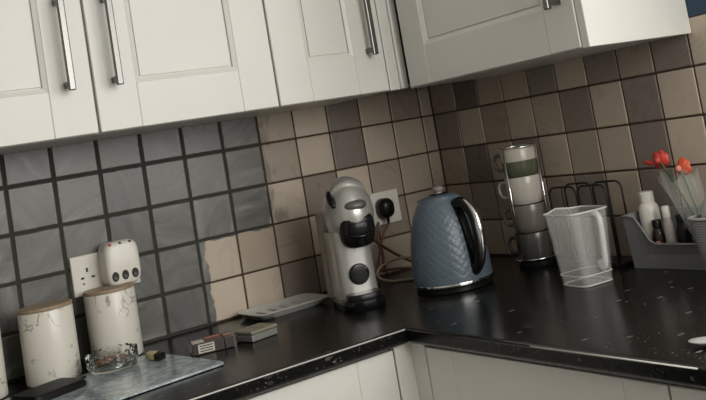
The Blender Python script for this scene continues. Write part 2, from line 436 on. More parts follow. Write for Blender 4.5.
def base_cab(label, w, loc, rz):
    t = thing('base_cabinet', label, 'cabinet', loc, rz, 'white base cabinets')
    obj('body', box(0, w, 0.0205, 0.555, 0.15, WB-0.001), 'cab', t)
    obj('plinth', box(0, w, 0.06, 0.078, 0.0, 0.149), 'cab', t)
    make_door(t, w-0.004, 0.722, (0.002, 0, 0.15), 0, None)
    return t
base_cab('white base cabinet under the left worktop run, below the tray', 0.60, (-1.2155, -0.5800, 0), 0)
base_cab('white base cabinet under the right worktop run, next to the inner corner', 0.585, (-0.5770, -0.627, 0), -PI/2)
base_cab('white base cabinet cut off at the lower right corner of the picture', 0.60, (-0.5770, -1.2125, 0), -PI/2)
b = box(-0.6145, -0.560, -0.5795, -0.5645, 0.15, WB-0.001, bev=0.002); box(-0.5765, -0.560, -0.6255, -0.5645, 0.15, WB-0.001, bev=0.002, bm=b)
box(-0.6145, -0.54, -0.56, -0.55, 0, 0.15, bm=b)
tag(obj('corner_post', b, 'cab'), 'white corner filler post under the inner corner of the worktop', 'filler post')

# ------------------------------------------------------------------ sockets and adapter
def pin_holes(parent, cx, cz, y):
    obj('pin_hole', box(cx-0.002, cx+0.002, y-0.0006, y+0.002, cz+0.006, cz+0.015), 'dark', parent)
    for s in (-1, 1): obj('pin_hole', box(cx+s*0.0115-0.0035, cx+s*0.0115+0.0035, y-0.0006, y+0.002, cz-0.008, cz-0.0035), 'dark', parent)
t = thing('double_socket', 'white double wall socket plate on the grey tiles behind the canisters', 'wall socket', (-0.962, -0.0003, 1.089))
obj('plate', box(-0.073, 0.073, -0.009, 0, -0.043, 0.043, bev=0.0025), 'white', t)
pin_holes(t, -0.040, 0.0, -0.009)
obj('screw', ellipsoid((-0.050, -0.009, -0.018), (0.0022, 0.001, 0.0022), u=10, v=6), 'dark', t)
t = thing('single_socket', 'white wall socket beside the corner with a black plug in it', 'wall socket', (-0.213, -0.0003, 1.084))
obj('plate', box(-0.0435, 0.0435, -0.009, 0, -0.043, 0.043, bev=0.0025), 'white', t)
obj('switch', box(0.022, 0.032, -0.012, -0.008, 0.012, 0.030, bev=0.001), 'white', t)

t = thing('plug_adapter', 'chunky white plug-in adapter with three outlets and a red light', 'adapter', (-0.938, -0.0098, 1.1010))
obj('housing', loft([[(x, -yy, z) for x, z in rrect(0.0385-i_, 0.0490-i_, 4.2, 56)] for yy, i_ in ((0, 0.002), (0.003, 0), (0.042, 0), (0.050, 0.002), (0.0545, 0.006), (0.056, 0.011))]), 'white', t, smooth=True)
M['grey_contact'] = mat('grey_contact', (0.10, 0.095, 0.085), 0.5)
def oval(cx, cz, y, rx, rz, m, nm, par, th=0.0015):
    return obj(nm, xform(lathe([(0, th), (1, th), (1, -th), (0, -th)], 20, sx=rx, sy=rz), Matrix.Translation((cx, y, cz)) @ Matrix.Rotation(PI/2, 4, 'X')), m, par)
for i in range(3):
    hx = -0.0215+i*0.0215
    oval(hx, -0.025, -0.0552, 0.0075, 0.0105, 'dark', 'outlet', t)
    oval(hx, -0.028, -0.0562, 0.0028, 0.0040, 'grey_contact', 'contact', t)
    obj('indicator', ellipsoid((hx-0.002, -0.0525, 0.0435), (0.0035, 0.003, 0.0028), u=12, v=8), 'red' if i == 0 else 'dark', t)

# ------------------------------------------------------------------ glass board, canisters and what lies on it
BA = math.radians(7)
t = thing('chopping_board', 'pale blue-grey mottled glass chopping board lying on the worktop', 'chopping board', (0, 0, WT+0.0005))
c0 = on_z(225.5, 362, 0.915)
Rb = Matrix.Rotation(BA, 4, 'Z'); L_, D_ = 0.40, 0.29
poly = rrect(L_/2, D_/2, 40, 96); 
bm = prism(poly, 0.0015, 0.0055, bev=0.0)
cent = Vector((c0.x, c0.y, 0)) + Rb @ Vector((-L_/2, D_/2, 0))
t.location = (cent.x, cent.y, WT+0.0003); t.rotation_euler = (0, 0, BA)
obj('glass_sheet', bm, 'board', t)
for sx in (-1, 1):
    for sy in (-1, 1): obj('foot', lathe([(0, 0), (0.007, 0), (0.007, 0.0016), (0, 0.0016)], 14, center=(sx*0.17, sy*0.12, 0)), 'black', t)

def canister(label, x, y, rz):
    t = thing('canister', label, 'canister', (x, y, WT+0.0005), rz, 'marbled storage canisters with wooden lids')
    R, H = 0.0525, 0.1415
    obj('jar', lathe([(0, 0), (R-0.004, 0), (R-0.001, 0.0012), (R, 0.004), (R, H-0.003), (R-0.001, H-0.0008), (R-0.003, H), (0, H)], 64), 'marble', t, smooth=True)
    obj('lid', lathe([(0, H), (R-0.001, H), (R+0.0005, H+0.0015), (R+0.0005, H+0.0055), (R-0.001, H+0.007), (0, H+0.007)], 64), 'wood', t, smooth=True)
    return t
canister('marbled white canister with wooden lid, directly below the wall socket', -0.980, -0.072, 2.1)
canister('marbled white canister with wooden lid behind the flat black case', -1.121, -0.110, 0.4)
canister('marbled white canister cut off by the left edge of the picture', -1.262, -0.112, 4.0)

BZ = WT+0.0062
a0 = on_z(113.5, 367.5, BZ)
t = thing('ashtray', 'clear glass ashtray with notched rim holding cigarette ends', 'ashtray', (a0.x, a0.y, BZ))
def ash_r(r, z, a, i): return r
def crenel():
    b = bmesh.new(); n = 96; R, ri = 0.0505, 0.043
    rows = [[] for _ in range(6)]
    for k in range(n):
        a = 2*PI*k/n; ph = (a/(2*PI)*6) % 1
        h = 0.033 - 0.011*(1 if ph < 0.28 else 0) - 0.002*math.sin(a*18)
        for i, (r, z) in enumerate(((R-0.005, 0), (R-0.001, 0.010), (R, h), (ri, h), (ri-0.002, 0.012), (ri-0.008, 0.006))):
            rows[i].append(b.verts.new((r*math.cos(a), r*math.sin(a), z)))
    for A, B in zip(rows, rows[1:]):
        for k in range(n): b.faces.new((A[k], A[(k+1) % n], B[(k+1) % n], B[k]))
    b.faces.new(rows[0][::-1]); b.faces.new(rows[-1])
    bmesh.ops.recalc_face_normals(b, faces=b.faces[:])
    return b
obj('bowl', crenel(), 'glass', t)
M['butt_tan'] = mat('cigarette_filter', (0.22, 0.125, 0.08), 0.8); M['butt_white'] = mat('cigarette_paper', (0.40, 0.34, 0.30), 0.8)
M['ash'] = mat('ash', (0.12, 0.10, 0.09), 0.95)
o = obj('ash_pile', ellipsoid((0, 0, 0.0085), (0.030, 0.026, 0.004)), 'ash', t, smooth=True)
for i, (dx, dy, an) in enumerate(((-0.018, -0.012, 0.4), (0.006, -0.018, 1.3), (0.018, 0.004, 2.3), (-0.006, 0.014, 2.9), (-0.022, 0.008, 1.0))):
    q = thing('cigarette_butt', 'stubbed out cigarette end lying among others in the glass ashtray', 'cigarette end', (a0.x+dx, a0.y+dy, BZ+0.0172+0.001*(i % 2)), an, 'cigarette ends in the ashtray')
    obj('filter', tube([(-0.013, 0, 0), (0.008, 0, 0)], 0.0038, 10), 'butt_tan', q)
    obj('paper_end', tube([(0.0082, 0, 0), (0.014, 0, 0)], 0.0037, 10), 'butt_white', q)

p0 = on_z(147, 357, BZ+0.008); p1 = on_z(161, 354.5, BZ+0.008)
t = thing('lighter', 'small pale yellow lighter with black end beside the ashtray', 'lighter', ((p0.x+p1.x)/2, (p0.y+p1.y)/2, BZ), math.radians(-75))
M['yellow'] = mat('pale_yellow_plastic', (0.50, 0.44, 0.20), 0.3)
obj('body', xform(loft([[(x, y*s, z*s) for y, z in rrect(0.011, 0.0085, 2.4, 20)] for x, s in ((-0.016, 0.8), (-0.013, 1), (0.010, 1), (0.012, 0.95))]), Matrix.Translation((0, 0, 0.0088))), 'yellow', t, smooth=True)
b = loft([[(x, y*s, z*s+0.0078) for y, z in rrect(0.0095, 0.0072, 4, 20)] for x, s in ((0.0122, 1), (0.026, 1), (0.028, 0.8))])
obj('cap', b, 'black', t, smooth=True)
obj('wheel', xform(lathe([(0, -0.003), (0.004, -0.003), (0.004, 0.003), (0, 0.003)], 14), Matrix.Translation((0.020, 0, 0.0145)) @ Matrix.Rotation(PI/2, 4, 'X')), 'steel', t)

# flat black case with a tab in front of the canisters
t = thing('wallet', 'flat black case with a short tab lying in front of the canisters', 'wallet', (-1.170, -0.270, BZ), math.radians(20))
obj('body', prism(rrect(0.056, 0.042, 10, 40), 0.0, 0.011, bev=0.002), 'black', t, smooth=True)
obj('flap', prism(rrect(0.054, 0.040, 10, 40), 0.0112, 0.0140, bev=0.001), mat('dark_leather', (0.008, 0.008, 0.008), 0.5, Specular_IOR_Level=0.2), t, smooth=True)
obj('tab', prism([(0.0565, 0.004), (0.083, 0.002), (0.084, 0.016), (0.0565, 0.022)], 0.004, 0.009, bev=0.001), 'black', t)

# ------------------------------------------------------------------ cigarette pack and small box
M['pack_dark'] = mat('dark_pack_card', (0.040, 0.030, 0.026), 0.4); M['pack_red'] = mat('maroon_card', (0.13, 0.045, 0.035), 0.4)
M['paper'] = mat('white_label', (0.62, 0.58, 0.50), 0.5); M['ink'] = mat('black_print', (0.02, 0.02, 0.02), 0.6)
q = on_z(214.5, 352, WT)+Vector((0.26, 0.966, 0))*0.0285
t = thing('cigarette_pack', 'dark cigarette packet with white warning label lying on the worktop', 'cigarette pack', (q.x, q.y, WT+0.0004), math.radians(-15))
obj('box', box(-0.042, 0.022, -0.0275, 0.0275, 0, 0.023, bev=0.0015), 'pack_dark', t)
obj('flip_lid', box(0.0224, 0.042, -0.0279, 0.0279, 0.0002, 0.0234, bev=0.0015), 'pack_dark', t)
obj('top_print', box(-0.014, 0.020, -0.026, 0.026, 0.0231, 0.0234), 'pack_red', t)
obj('top_label', box(-0.040, -0.016, -0.025, 0.010, 0.0231, 0.0235), 'paper', t)
obj('top_stripe', box(-0.012, 0.018, 0.010, 0.017, 0.0234, 0.0237), 'pink', t)
obj('top_stripe', box(0.024, 0.040, -0.004, 0.006, 0.0234, 0.0237), 'pink', t)
lb = obj('warning_label', box(-0.030, 0.002, -0.0282, -0.0276, 0.003, 0.020), 'paper', t)
for z in (0.0055, 0.0105, 0.0155): obj('print_line', box(-0.027, -0.001, -0.0285, -0.0282, z, z+0.0022), 'ink', lb)
obj('end_label', box(-0.0427, -0.0421, -0.022, 0.018, 0.003, 0.020), 'paper', t)

q = on_z(257, 338, WT)
t = thing('small_box', 'small clear-sided box with olive beige lid beside the cigarette packet', 'box', (q.x, q.y, WT+0.0004), math.radians(12))
M['olive'] = mat('olive_beige_card', (0.215, 0.200, 0.145), 0.45); M['grey_clear'] = mat('grey_plastic', (0.20, 0.20, 0.185), 0.15)
obj('tray', box(-0.033, 0.033, -0.030, 0.030, 0, 0.014, bev=0.003), 'grey_clear', t)
obj('lid', box(-0.034, 0.034, -0.031, 0.031, 0.0142, 0.022, bev=0.003), 'olive', t)
obj('seam', box(-0.002, 0.002, -0.031, 0.031, 0.0218, 0.0226), 'grey_clear', t)
obj('end_tab', xform(lathe([(0, -0.0015), (0.008, -0.0015), (0.008, 0.0015), (0, 0.0015)], 18), Matrix.Translation((0.0355, -0.006, 0.0115)) @ Matrix.Rotation(PI/2, 4, 'Y')), 'paper', t)

# ------------------------------------------------------------------ shallow tray by the wall
M['tray'] = mat('pale_grey_tray', (0.52, 0.515, 0.48), 0.2)
t = thing('serving_tray', 'shallow pale grey rectangular tray lying against the tiled wall', 'tray', (-0.588, -0.082, WT+0.0004), math.radians(1.5))
rings = []
for hx, hy, z in ((0.080, 0.050, 0), (0.094, 0.064, 0.012), (0.097, 0.067, 0.0145), (0.095, 0.065, 0.016), (0.091, 0.061, 0.0145), (0.080, 0.050, 0.006)):
    rings.append([(x, y, z) for x, y in rrect(hx, hy, 9, 56)])
obj('dish', loft(rings), 'tray', t, smooth=True)
for k in range(4): obj('ridge', box(-0.055+k*0.03, -0.043+k*0.03, -0.036, 0.036, 0.0055, 0.010, bev=0.003), 'tray', t)

# ------------------------------------------------------------------ capsule coffee machine (front = -y)
t = thing('coffee_machine', 'silver and black capsule coffee machine standing by the tiled wall', 'coffee machine', (-0.486, -0.250, WT+0.0004), math.radians(-17))
secs = []
for z, hx, yf, yb in ((0.012, 0.047, -0.056, 0.070), (0.04, 0.0465, -0.056, 0.070), (0.09, 0.0455, -0.055, 0.070), (0.14, 0.0455, -0.056, 0.068), (0.17, 0.047, -0.058, 0.066)):
    secs.append([(x, y, z) for x, y in rrect(hx, (yb-yf)/2, 3.6, 48, 0, (yb+yf)/2)])
obj('column', loft(secs), 'silver', t, smooth=True)
obj('seam', box(-0.0005, 0.0005, -0.0568, -0.0540, 0.125, 0.16), 'tank', t)
# water tank behind
obj('water_tank', loft([[(x, y, z) for x, y in rrect(0.044, 0.026, 4, 36, 0, 0.098)] for z in (0.012, 0.20, 0.21)]), 'tank', t, smooth=True)
# head: big egg leaning forward
hd = ellipsoid((0, 0, 0), (0.0565, 0.074, 0.078), u=48, v=32)
xform(hd, Matrix.Translation((0.010, -0.014, 0.203)) @ Matrix.Rotation(math.radians(-14), 4, 'X'))
head = obj('head', hd, 'silver', t, smooth='all')
# locking lever: band over the top and front of the head
def band(rx, ry, rz, a0, a1, w0, w1, th):
    rings = []
    n = 44
    for i in range(n+1):
        s = i/n; a = a0+(a1-a0)*s; w = w0+(w1-w0)*s
        cy, cz = -math.sin(a), math.cos(a); ring = []
        for (u, o) in [(-1, 0)]+[(-0.85+1.7*j/10, th*(1+0.35*(1-(-0.85+1.7*j/10)**2))) for j in range(11)]+[(1, 0), (0.5, -th), (0, -th), (-0.5, -th)]:
            k = math.sqrt(max(0.05, 1-(u*w/rx)**2*0.75))
            ring.append((u*w, cy*(ry*k+o), cz*(rz*k+o)))
        rings.append(ring)
    return rings
lv = loft(band(0.054, 0.074, 0.076, -0.9, 0.72, 0.030, 0.042, 0.007))
xform(lv, Matrix.Translation((0.010, -0.014, 0.203)) @ Matrix.Rotation(math.radians(-14), 4, 'X'))
obj('locking_lever', lv, 'silver', t, smooth=True)
obj('lever_recess', xform(ellipsoid((0, 0, 0), (0.026, 0.011, 0.0135)), Matrix.Translation((0.013, -0.077, 0.2235)) @ Matrix.Rotation(math.radians(-28), 4, 'X')), mat('grey_recess', (0.075, 0.073, 0.066), 0.35), t, smooth='all')
obj('side_gap', xform(ellipsoid((0, 0, 0), (0.010, 0.030, 0.012)), Matrix.Translation((-0.031, -0.040, 0.243)) @ Matrix.Rotation(math.radians(35), 4, 'X')), 'blackgloss', t, smooth='all')
# black capsule opening
obj('capsule_opening', loft([[(0.012+x, yy, 0.171+z) for x, z in rrect(0.0405*k_, 0.0425*k_, 2.8, 40)] for yy, k_ in ((-0.03, 1), (-0.060, 1), (-0.071, 0.96), (-0.078, 0.86), (-0.084, 0.66), (-0.087, 0.35))]), 'black', t, smooth=True)
hld = loft([[(x+0.012, y-0.078, z) for x, y in rrect(0.026*s, 0.017*s, 3, 32)] for z, s in ((0.158, 0.85), (0.163, 1), (0.184, 1), (0.187, 0.92))])
obj('capsule_holder', hld, 'black', t, smooth=True)
obj('holder_lip', tube([(0.012+0.031*math.cos(a), -0.066-0.031*math.sin(a), 0.160+0.004*math.cos(2*a)) for a in [PI*k/20 for k in range(21)]], 0.0035, 8), 'blackgloss', t, smooth='all')
obj('spout', lathe([(0, 0), (0.008, 0), (0.012, 0.016), (0, 0.016)], 20, center=(0.010, -0.086, 0.134)), 'black', t, smooth=True)
# round black badge on the column
bd = xform(lathe([(0, 0.003), (0.0185, 0.003), (0.0215, 0.0022), (0.0235, 0.001), (0.0235, -0.004), (0, -0.004)], 40), Matrix.Translation((0.001, -0.0565, 0.072)) @ Matrix.Rotation(PI/2, 4, 'X'))
badge = obj('round_badge', bd, 'black', t, smooth=True)
obj('badge_ring', xform(tube([(0.0195*math.cos(2*PI*k/40), 0.0195*math.sin(2*PI*k/40), 0.003) for k in range(40)], 0.0012, 6, True), Matrix.Translation((0.001, -0.0565, 0.072)) @ Matrix.Rotation(PI/2, 4, 'X')), 'blackgloss', badge)
# drip tray
obj('drip_tray', loft([[(x, y, z) for x, y in rrect(0.052*s, 0.088*s, 3, 48, 0, -0.015)] for z, s in ((0, 0.97), (0.004, 1), (0.018, 1), (0.022, 0.96))]), 'blackgloss', t, smooth=True)
obj('drip_grid', loft([[(x, y, z) for x, y in rrect(0.040*s, 0.030*s, 2.6, 40, 0, -0.072)] for z, s in ((0.0222, 1), (0.030, 1), (0.034, 0.93))]), 'black', t, smooth=True)

# ------------------------------------------------------------------ plug and cords at the corner socket
pc = on_y(385.5, 208, -0.028)
t = thing('power_plug', 'black power plug in the socket beside the corner', 'plug', (pc.x, -0.0100, pc.z))
obj('housing', loft([[(x*s, -y_, z*s) for x, z in rrect(0.0205, 0.026, 2.6, 32, 0, 0.0)] for y_, s in ((0, 0.92), (0.003, 1), (0.024, 1), (0.034, 0.86), (0.038, 0.6))]), 'black', t, smooth=True)
obj('strain_relief', tube([(0, -0.022, -0.021), (-0.001, -0.022, -0.040)], lambda s: 0.0055-0.002*s, 10), 'black', t, smooth=True)
def cord(name, label, px, m, r=0.0028, group='loose cords between coffee machine and kettle'):
    pts = [on_y(x, y, Y) if on_y(x, y, Y).z > WT+r else on_z(x, y, WT+r) for x, y, Y in px]
    for p in pts: p.z = max(p.z, WT+r+0.0004)
    return tag(obj(name, tube(spline(pts, 8), r, 8), m, smooth='all'), label, 'cord', group)
st = (pc.x-0.001, -0.032, pc.z-0.041)
pts = [Vector(st), on_y(383, 236, -0.035), on_y(379.5, 255, -0.045), on_y(377, 272, -0.05), on_y(380, 288, -0.05)]
pts[-1].z = max(pts[-1].z, WT+0.004)
tag(obj('loose_cable', tube(spline(pts), 0.0034, 8), 'cord_brown', smooth='all'), 'brown cord hanging straight down from the black plug', 'cord')
cord('loose_cable', 'brown cord falling beside the coffee machine, left of the plug cord', [(378.5, 222, -0.018), (378, 232, -0.022), (379, 246, -0.03), (383, 258, -0.04), (384, 272, -0.05)], 'cord_brown', 0.0032)
cord('loose_cable', 'brown cord slanting down from the coffee machine towards the kettle', [(366, 232, -0.10), (378, 243, -0.085), (396, 254, -0.075), (416, 263, -0.085), (432, 268, -0.12)], 'cord_brown', 0.0038)
cord('loose_cable', 'cream coloured cord looping between coffee machine and kettle', [(430, 258, -0.14), (414, 256.5, -0.12), (398, 258.5, -0.11), (385, 264, -0.11), (377.5, 272, -0.115), (381, 279, -0.12), (394, 281, -0.13), (412, 279, -0.15), (432, 279, -0.16)], 'cord_cream', 0.0032)
cord('loose_cable', 'dark reddish cord lying low on the worktop behind the kettle', [(372, 271, -0.09), (388, 269.5, -0.10), (402, 268, -0.11), (418, 269, -0.12), (432, 272, -0.14)], 'cord_brown', 0.0034)

# ------------------------------------------------------------------ kettle
kx, ky = -0.307, -0.384
t = thing('kettle', 'blue-grey quilted kettle with black handle standing in the corner', 'kettle', (kx, ky, WT+0.0004))
obj('power_base', lathe([(0, 0), (0.084, 0), (0.087, 0.002), (0.087, 0.010), (0.084, 0.013), (0, 0.013)], 64), 'black', t, smooth=True)
obj('base_ring', lathe([(0.080, 0.0135), (0.0915, 0.0138), (0.0925, 0.0165), (0.0915, 0.0205), (0.080, 0.021)], 64), 'chrome', t, smooth=True)
KP = [(0.0900, 0.021), (0.0905, 0.030), (0.0900, 0.05), (0.0875, 0.08), (0.0835, 0.11), (0.077, 0.14), (0.069, 0.165), (0.058, 0.187), (0.048, 0.200), (0.042, 0.204)]
def kprof(z):
    for (r0, z0), (r1, z1) in zip(KP, KP[1:]):
        if z <= z1: s = (z-z0)/(z1-z0); return r0+(r1-r0)*s
    return KP[-1][0]
zs = [0.021+(0.204-0.021)*i/110 for i in range(111)]
raw = [kprof(z) for z in zs]
sm = [sum(raw[max(0, i-4):i+5])/len(raw[max(0, i-4):i+5]) for i in range(len(raw))]
def quilt(r, z, a, i):
    if z < 0.034 or z > 0.188: return r
    u = a*26/PI; v = (z-0.034)/0.0095
    d = min(abs(math.sin(PI*(u+v)/2)), abs(math.sin(PI*(u-v)/2)))
    return r - 0.0007*(1-min(1.0, d*1.6))
obj('body', lathe(list(zip(sm, zs)), 240, rfun=quilt), 'kettle', t, smooth='all')
lid = obj('lid', lathe([(0.043, 0.202), (0.042, 0.2055), (0.034, 0.209), (0.0, 0.212)], 48), 'kettle', t, smooth=True)
obj('lid_knob', lathe([(0, 0.210), (0.010, 0.210), (0.008, 0.216), (0.013, 0.221), (0.014, 0.225), (0.010, 0.228), (0, 0.229)], 32), 'tank', lid, smooth=True)
obj('lid_trim', lathe([(0.020, 0.2105), (0.024, 0.2115), (0.020, 0.2135), (0, 0.2135)], 40), 'blackgloss', lid, smooth=True)
# handle points along -y: black D grip with chrome outer strip, and a black seat on the body
hp = [(0, -0.052, 0.186), (0, -0.080, 0.190), (0, -0.108, 0.168), (0, -0.119, 0.130), (0, -0.117, 0.092), (0, -0.108, 0.060), (0, -0.090, 0.042), (0, -0.083, 0.040)]
H_ = spline(hp, 6)
obj('handle', tube(H_, 0.0115, 14), 'black', t, smooth='all')
hs = [p + Vector((0, -0.0075, 0.004 if p.z > 0.12 else 0)) for p in H_[5:36]]
obj('handle_strip', tube(hs, lambda s: 0.0045+0.0045*math.sin(PI*s), 12), 'chrome', t, smooth='all')
obj('handle_seat', loft([[(x, -kprof(z)-0.0005+yo, z) for x, yo in ((-0.013, 0.006), (-0.010, -0.002), (0, -0.003), (0.010, -0.002), (0.013, 0.006), (0, 0.012))] for z in [0.036+0.150*i/14 for i in range(15)]]), 'blackgloss', t, smooth=True)
sp = loft([[(0.010*s*c_, 0.0+k, z) for c_ in (-1, 1)] + [(0.0, 0.0+k+0.001, z-0.014*s)] for k, s, z in ((0.058, 1.6, 0.188), (0.072, 1.2, 0.194), (0.084, 0.5, 0.198))])
obj('spout', sp, 'kettle', t)

# ------------------------------------------------------------------ mug tower
mx, my = -0.084, -0.424
t = thing('mug_rack', 'chrome wire tower rack holding four stacked mugs', 'mug rack', (mx, my, WT+0.0004), math.radians(-36))
obj('base', lathe([(0, 0), (0.044, 0), (0.046, 0.003), (0.046, 0.012), (0.040, 0.015), (0, 0.015)], 40), 'black', t, smooth=True)
circ = lambda r, z, n=48: [(r*math.cos(2*PI*k/n), r*math.sin(2*PI*k/n), z) for k in range(n)]
obj('lower_ring', tube(circ(0.0485, 0.020), 0.002, 8, True), 'chrome', t, smooth='all')
obj('top_ring', tube(circ(0.0485, 0.282), 0.0022, 8, True), 'chrome', t, smooth='all')
for a in (-2.45, -0.55, 1.57): obj('upright', tube([(0.0485*math.cos(a), 0.0485*math.sin(a), z) for z in (0.014, 0.282)], 0.0022, 8), 'chrome', t, smooth='all')
def mug(label, z, m, m2=None):
    q = thing('mug', label, 'mug', (mx, my, z), math.radians(122), 'stacked mugs in the chrome rack')
    h = 0.0645
    pr = [(0, 0), (0.036, 0), (0.039, 0.003), (0.0415, 0.020), (0.0430, 0.036)]
    if m2 is None: pr += [(0.0440, h-0.001), (0.0435, h), (0.0410, h-0.001), (0.0400, 0.035), (0.034, 0.005), (0, 0.004)]
    else: pr += [(0.0400, 0.036), (0.0385, 0.018), (0.034, 0.005), (0, 0.004)]
    obj('bowl', lathe(pr, 48), m, q, smooth=True)
    if m2: obj('upper_band', lathe([(0.0430, 0.0362), (0.0440, h-0.001), (0.0435, h), (0.0410, h-0.001), (0.0400, 0.0362)], 48), m2, q, smooth=True)
    obj('handle', tube(spline([(0.041, 0, 0.052), (0.056, 0, 0.053), (0.063, 0, 0.038), (0.056, 0, 0.020), (0.0385, 0, 0.017)], 6), 0.0042, 10), m, q, smooth='all')
mz = WT+0.0160; MS = 0.0660
mug('charcoal grey mug at the bottom of the stack in the chrome rack', mz, 'mug_grey')
mug('taupe grey mug, second from the bottom in the chrome rack', mz+MS, 'mug_taupe')
mug('plain cream white mug, second from the top in the chrome rack', mz+2*MS, 'mug_white')
mug('cream and olive green mug at the top of the chrome rack', mz+3*MS, 'mug_green', 'mug_cream')

# ------------------------------------------------------------------ black wire rack behind the jug
t = thing('wire_rack', 'black wire rack standing against the wall behind the measuring jug', 'rack', (0, 0, WT+0.0004))
M['wire'] = mat('black_wire', (0.010, 0.008, 0.007), 0.4)
def hoop(y0, y1, x, zt, cr=0.018):
    P = [(x, y0, 0.003), (x, y0, zt-cr)]
    P += [(x, y0+(cr-cr*math.cos(a))*(-1), zt-cr+cr*math.sin(a)) for a in (0.4, 0.8, 1.2, PI/2)]
    P += [(x, y1+(cr-cr*math.cos(a)), zt-cr+cr*math.sin(a)) for a in (PI/2, 1.2, 0.8, 0.4)]
    P += [(x, y1, zt-cr), (x, y1, 0.003)]
    return P
for (y0, y1, x) in ((-0.502, -0.588, -0.080), (-0.594, -0.680, -0.080), (-0.502, -0.588, -0.030), (-0.594, -0.680, -0.030)):
    obj('hoop', tube(hoop(y0, y1, x, 0.178), 0.0023, 8), 'wire', t, smooth='all')
    ym = (y0+y1)/2; obj('centre_wire', tube([(x, ym, 0.003), (x, ym, 0.177)], 0.0021, 8), 'wire', t)
for x in (-0.082, -0.022): obj('bottom_rail', tube([(x, -0.488, 0.003), (x, -0.697, 0.003)], 0.0026, 8), 'wire', t)
for y in (-0.490, -0.595, -0.695): obj('cross_bar', tube([(-0.082, y, 0.003), (-0.022, y, 0.003)], 0.0022, 8), 'wire', t)
obj('drip_plate', box(-0.085, -0.019, -0.697, -0.488, 0.0055, 0.008), 'wire', t)

# ------------------------------------------------------------------ measuring jug
jx, jy = -0.219, -0.720
t = thing('measuring_jug', 'clear plastic measuring jug with handle standing on the worktop', 'jug', (jx, jy, WT+0.0004), math.radians(-98))
rings = []
JP = [(0.040, 0.0), (0.043, 0.003), (0.0465, 0.045), (0.0510, 0.10), (0.0545, 0.146)]
def jr(h, z, ex=6.0, lip=0.0):
    out = []
    for x, y in rrect(h, h*0.92, ex, 48):
        if x < -h*0.75: 
            k = max(0, 1-abs(y)/(h*0.55)); x -= lip*k
        out.append((x, y, z+ (lip*0.35*max(0, 1-abs(y)/(h*0.55)) if x < -h*0.75 else 0)))
    return out
rings = [jr(h, z, 5, 0.012*max(0, (z-0.11)/0.036)) for h, z in JP]
rings += [jr(h-0.002, z, 5, 0.012*max(0, (z-0.11)/0.036)) for h, z in JP[::-1][:-1]] + [jr(0.039, 0.0035, 5)]
obj('vessel', loft(rings), 'clear', t, smooth=True)
rim = [(x, y, z) for x, y, z in jr(0.0548, 0.1465, 5, 0.012)]
obj('rim', tube(rim, 0.0020, 8, True), 'clearthick', t, smooth='all')
obj('foot_line', tube([(x, y, z) for x, y, z in jr(0.0447, 0.022, 5)], 0.0013, 6, True), 'clearthick', t, smooth='all')
obj('foot_rim', tube([(x, y, z) for x, y, z in jr(0.0415, 0.0022, 5)], 0.0018, 6, True), 'clearthick', t, smooth='all')
hp = [(0.052, 0.004, 0.140), (0.066, 0.004, 0.139), (0.072, 0.004, 0.120), (0.068, 0.004, 0.07), (0.064, 0.004, 0.042), (0.056, 0.004, 0.036), (0.047, 0.004, 0.046)]
obj('handle', tube(spline(hp, 6), 0.0062, 10, flat=1.3), 'clearthick', t, smooth='all')

# ------------------------------------------------------------------ grey tub with bottles
t = thing('storage_tub', 'grey plastic storage tub with scooped front holding toiletries', 'tub', (0, 0, WT+0.0004))
def tub():
    # outline seen from above: bottom (x -0.090..-0.010, y -0.940..-0.725), top flares out
    def ring(g, z, n=14):
        x0, x1, y0, y1 = -0.088-g, -0.012, -0.945-g*0.3, -0.729-g*0.1
        P = []
        for k in range(n): P.append((x0, y1+(y0-y1)*k/n))          # front
        for k in range(5): P.append((x0+(x1-x0)*k/5, y0))
        for k in range(n): P.append((x1, y0+(y1-y0)*k/n))
        for k in range(5): P.append((x1+(x0-x1)*k/5, y1))
        out = []
        for x, y in P:
            zz = z
            if z > 0.05:
                s = min(1, max(0, (-(y)-0.755)/0.048)); s = s*s*(3-2*s)
                fr = 1 if x < -0.085 else 0
                zz = 0.110 - 0.058*s*fr
                zz *= z/0.110
            out.append((x, y, zz))
        return out
    outer = [ring(0, 0), ring(0.002, 0.03), ring(0.009, 0.110)]
    b = bmesh.new(); R = [[b.verts.new(p) for p in r] for r in outer]; n = len(R[0])
    for A, B in zip(R, R[1:]):
        for k in range(n): b.faces.new((A[k], A[(k+1) % n], B[(k+1) % n], B[k]))
    b.faces.new(R[0][::-1]); bmesh.ops.recalc_face_normals(b, faces=b.faces[:])
    bmesh.ops.solidify(b, geom=b.faces[:], thickness=0.003)
    return b, outer[-1]
b, top = tub()
obj('shell', b, 'basket', t)
obj('rim', tube(top, 0.0028, 6, True), 'basket', t, smooth='all')
def bottle(label, x, y, r, h, neck, caph, m, mc, z0=WT+0.0062, cat='bottle', tilt=0.0):
    q = thing('bottle', label, cat, (x, y, z0)); q.rotation_euler = (0, tilt, 0)
    obj('body', lathe([(0, 0), (r-0.002, 0), (r, 0.002), (r, h-0.014), (r*0.85, h-0.006), (neck, h), (0, h)], 32), m, q, smooth=True)
    obj('cap', lathe([(0, h+0.0003), (neck*1.1, h+0.0003), (neck*1.1, h+caph-0.002), (neck*0.95, h+caph), (0, h+caph)], 24), mc, q, smooth=True)
pA = on_x(648.5, 214, -0.045); 
bottle('white squat bottle with white cap in the grey tub', -0.045, pA.y-0.003, 0.0215, pA.z-WT+0.020, 0.0140, 0.022, 'white', 'white')
pB = on_x(668, 228, -0.060)
bottle('slim pale tube with narrow cap in the middle of the grey tub', -0.062, pB.y-0.004, 0.0105, 0.094, 0.0075, 0.024, mat('pale_pink_plastic', (0.42, 0.36, 0.345), 0.35), 'white')
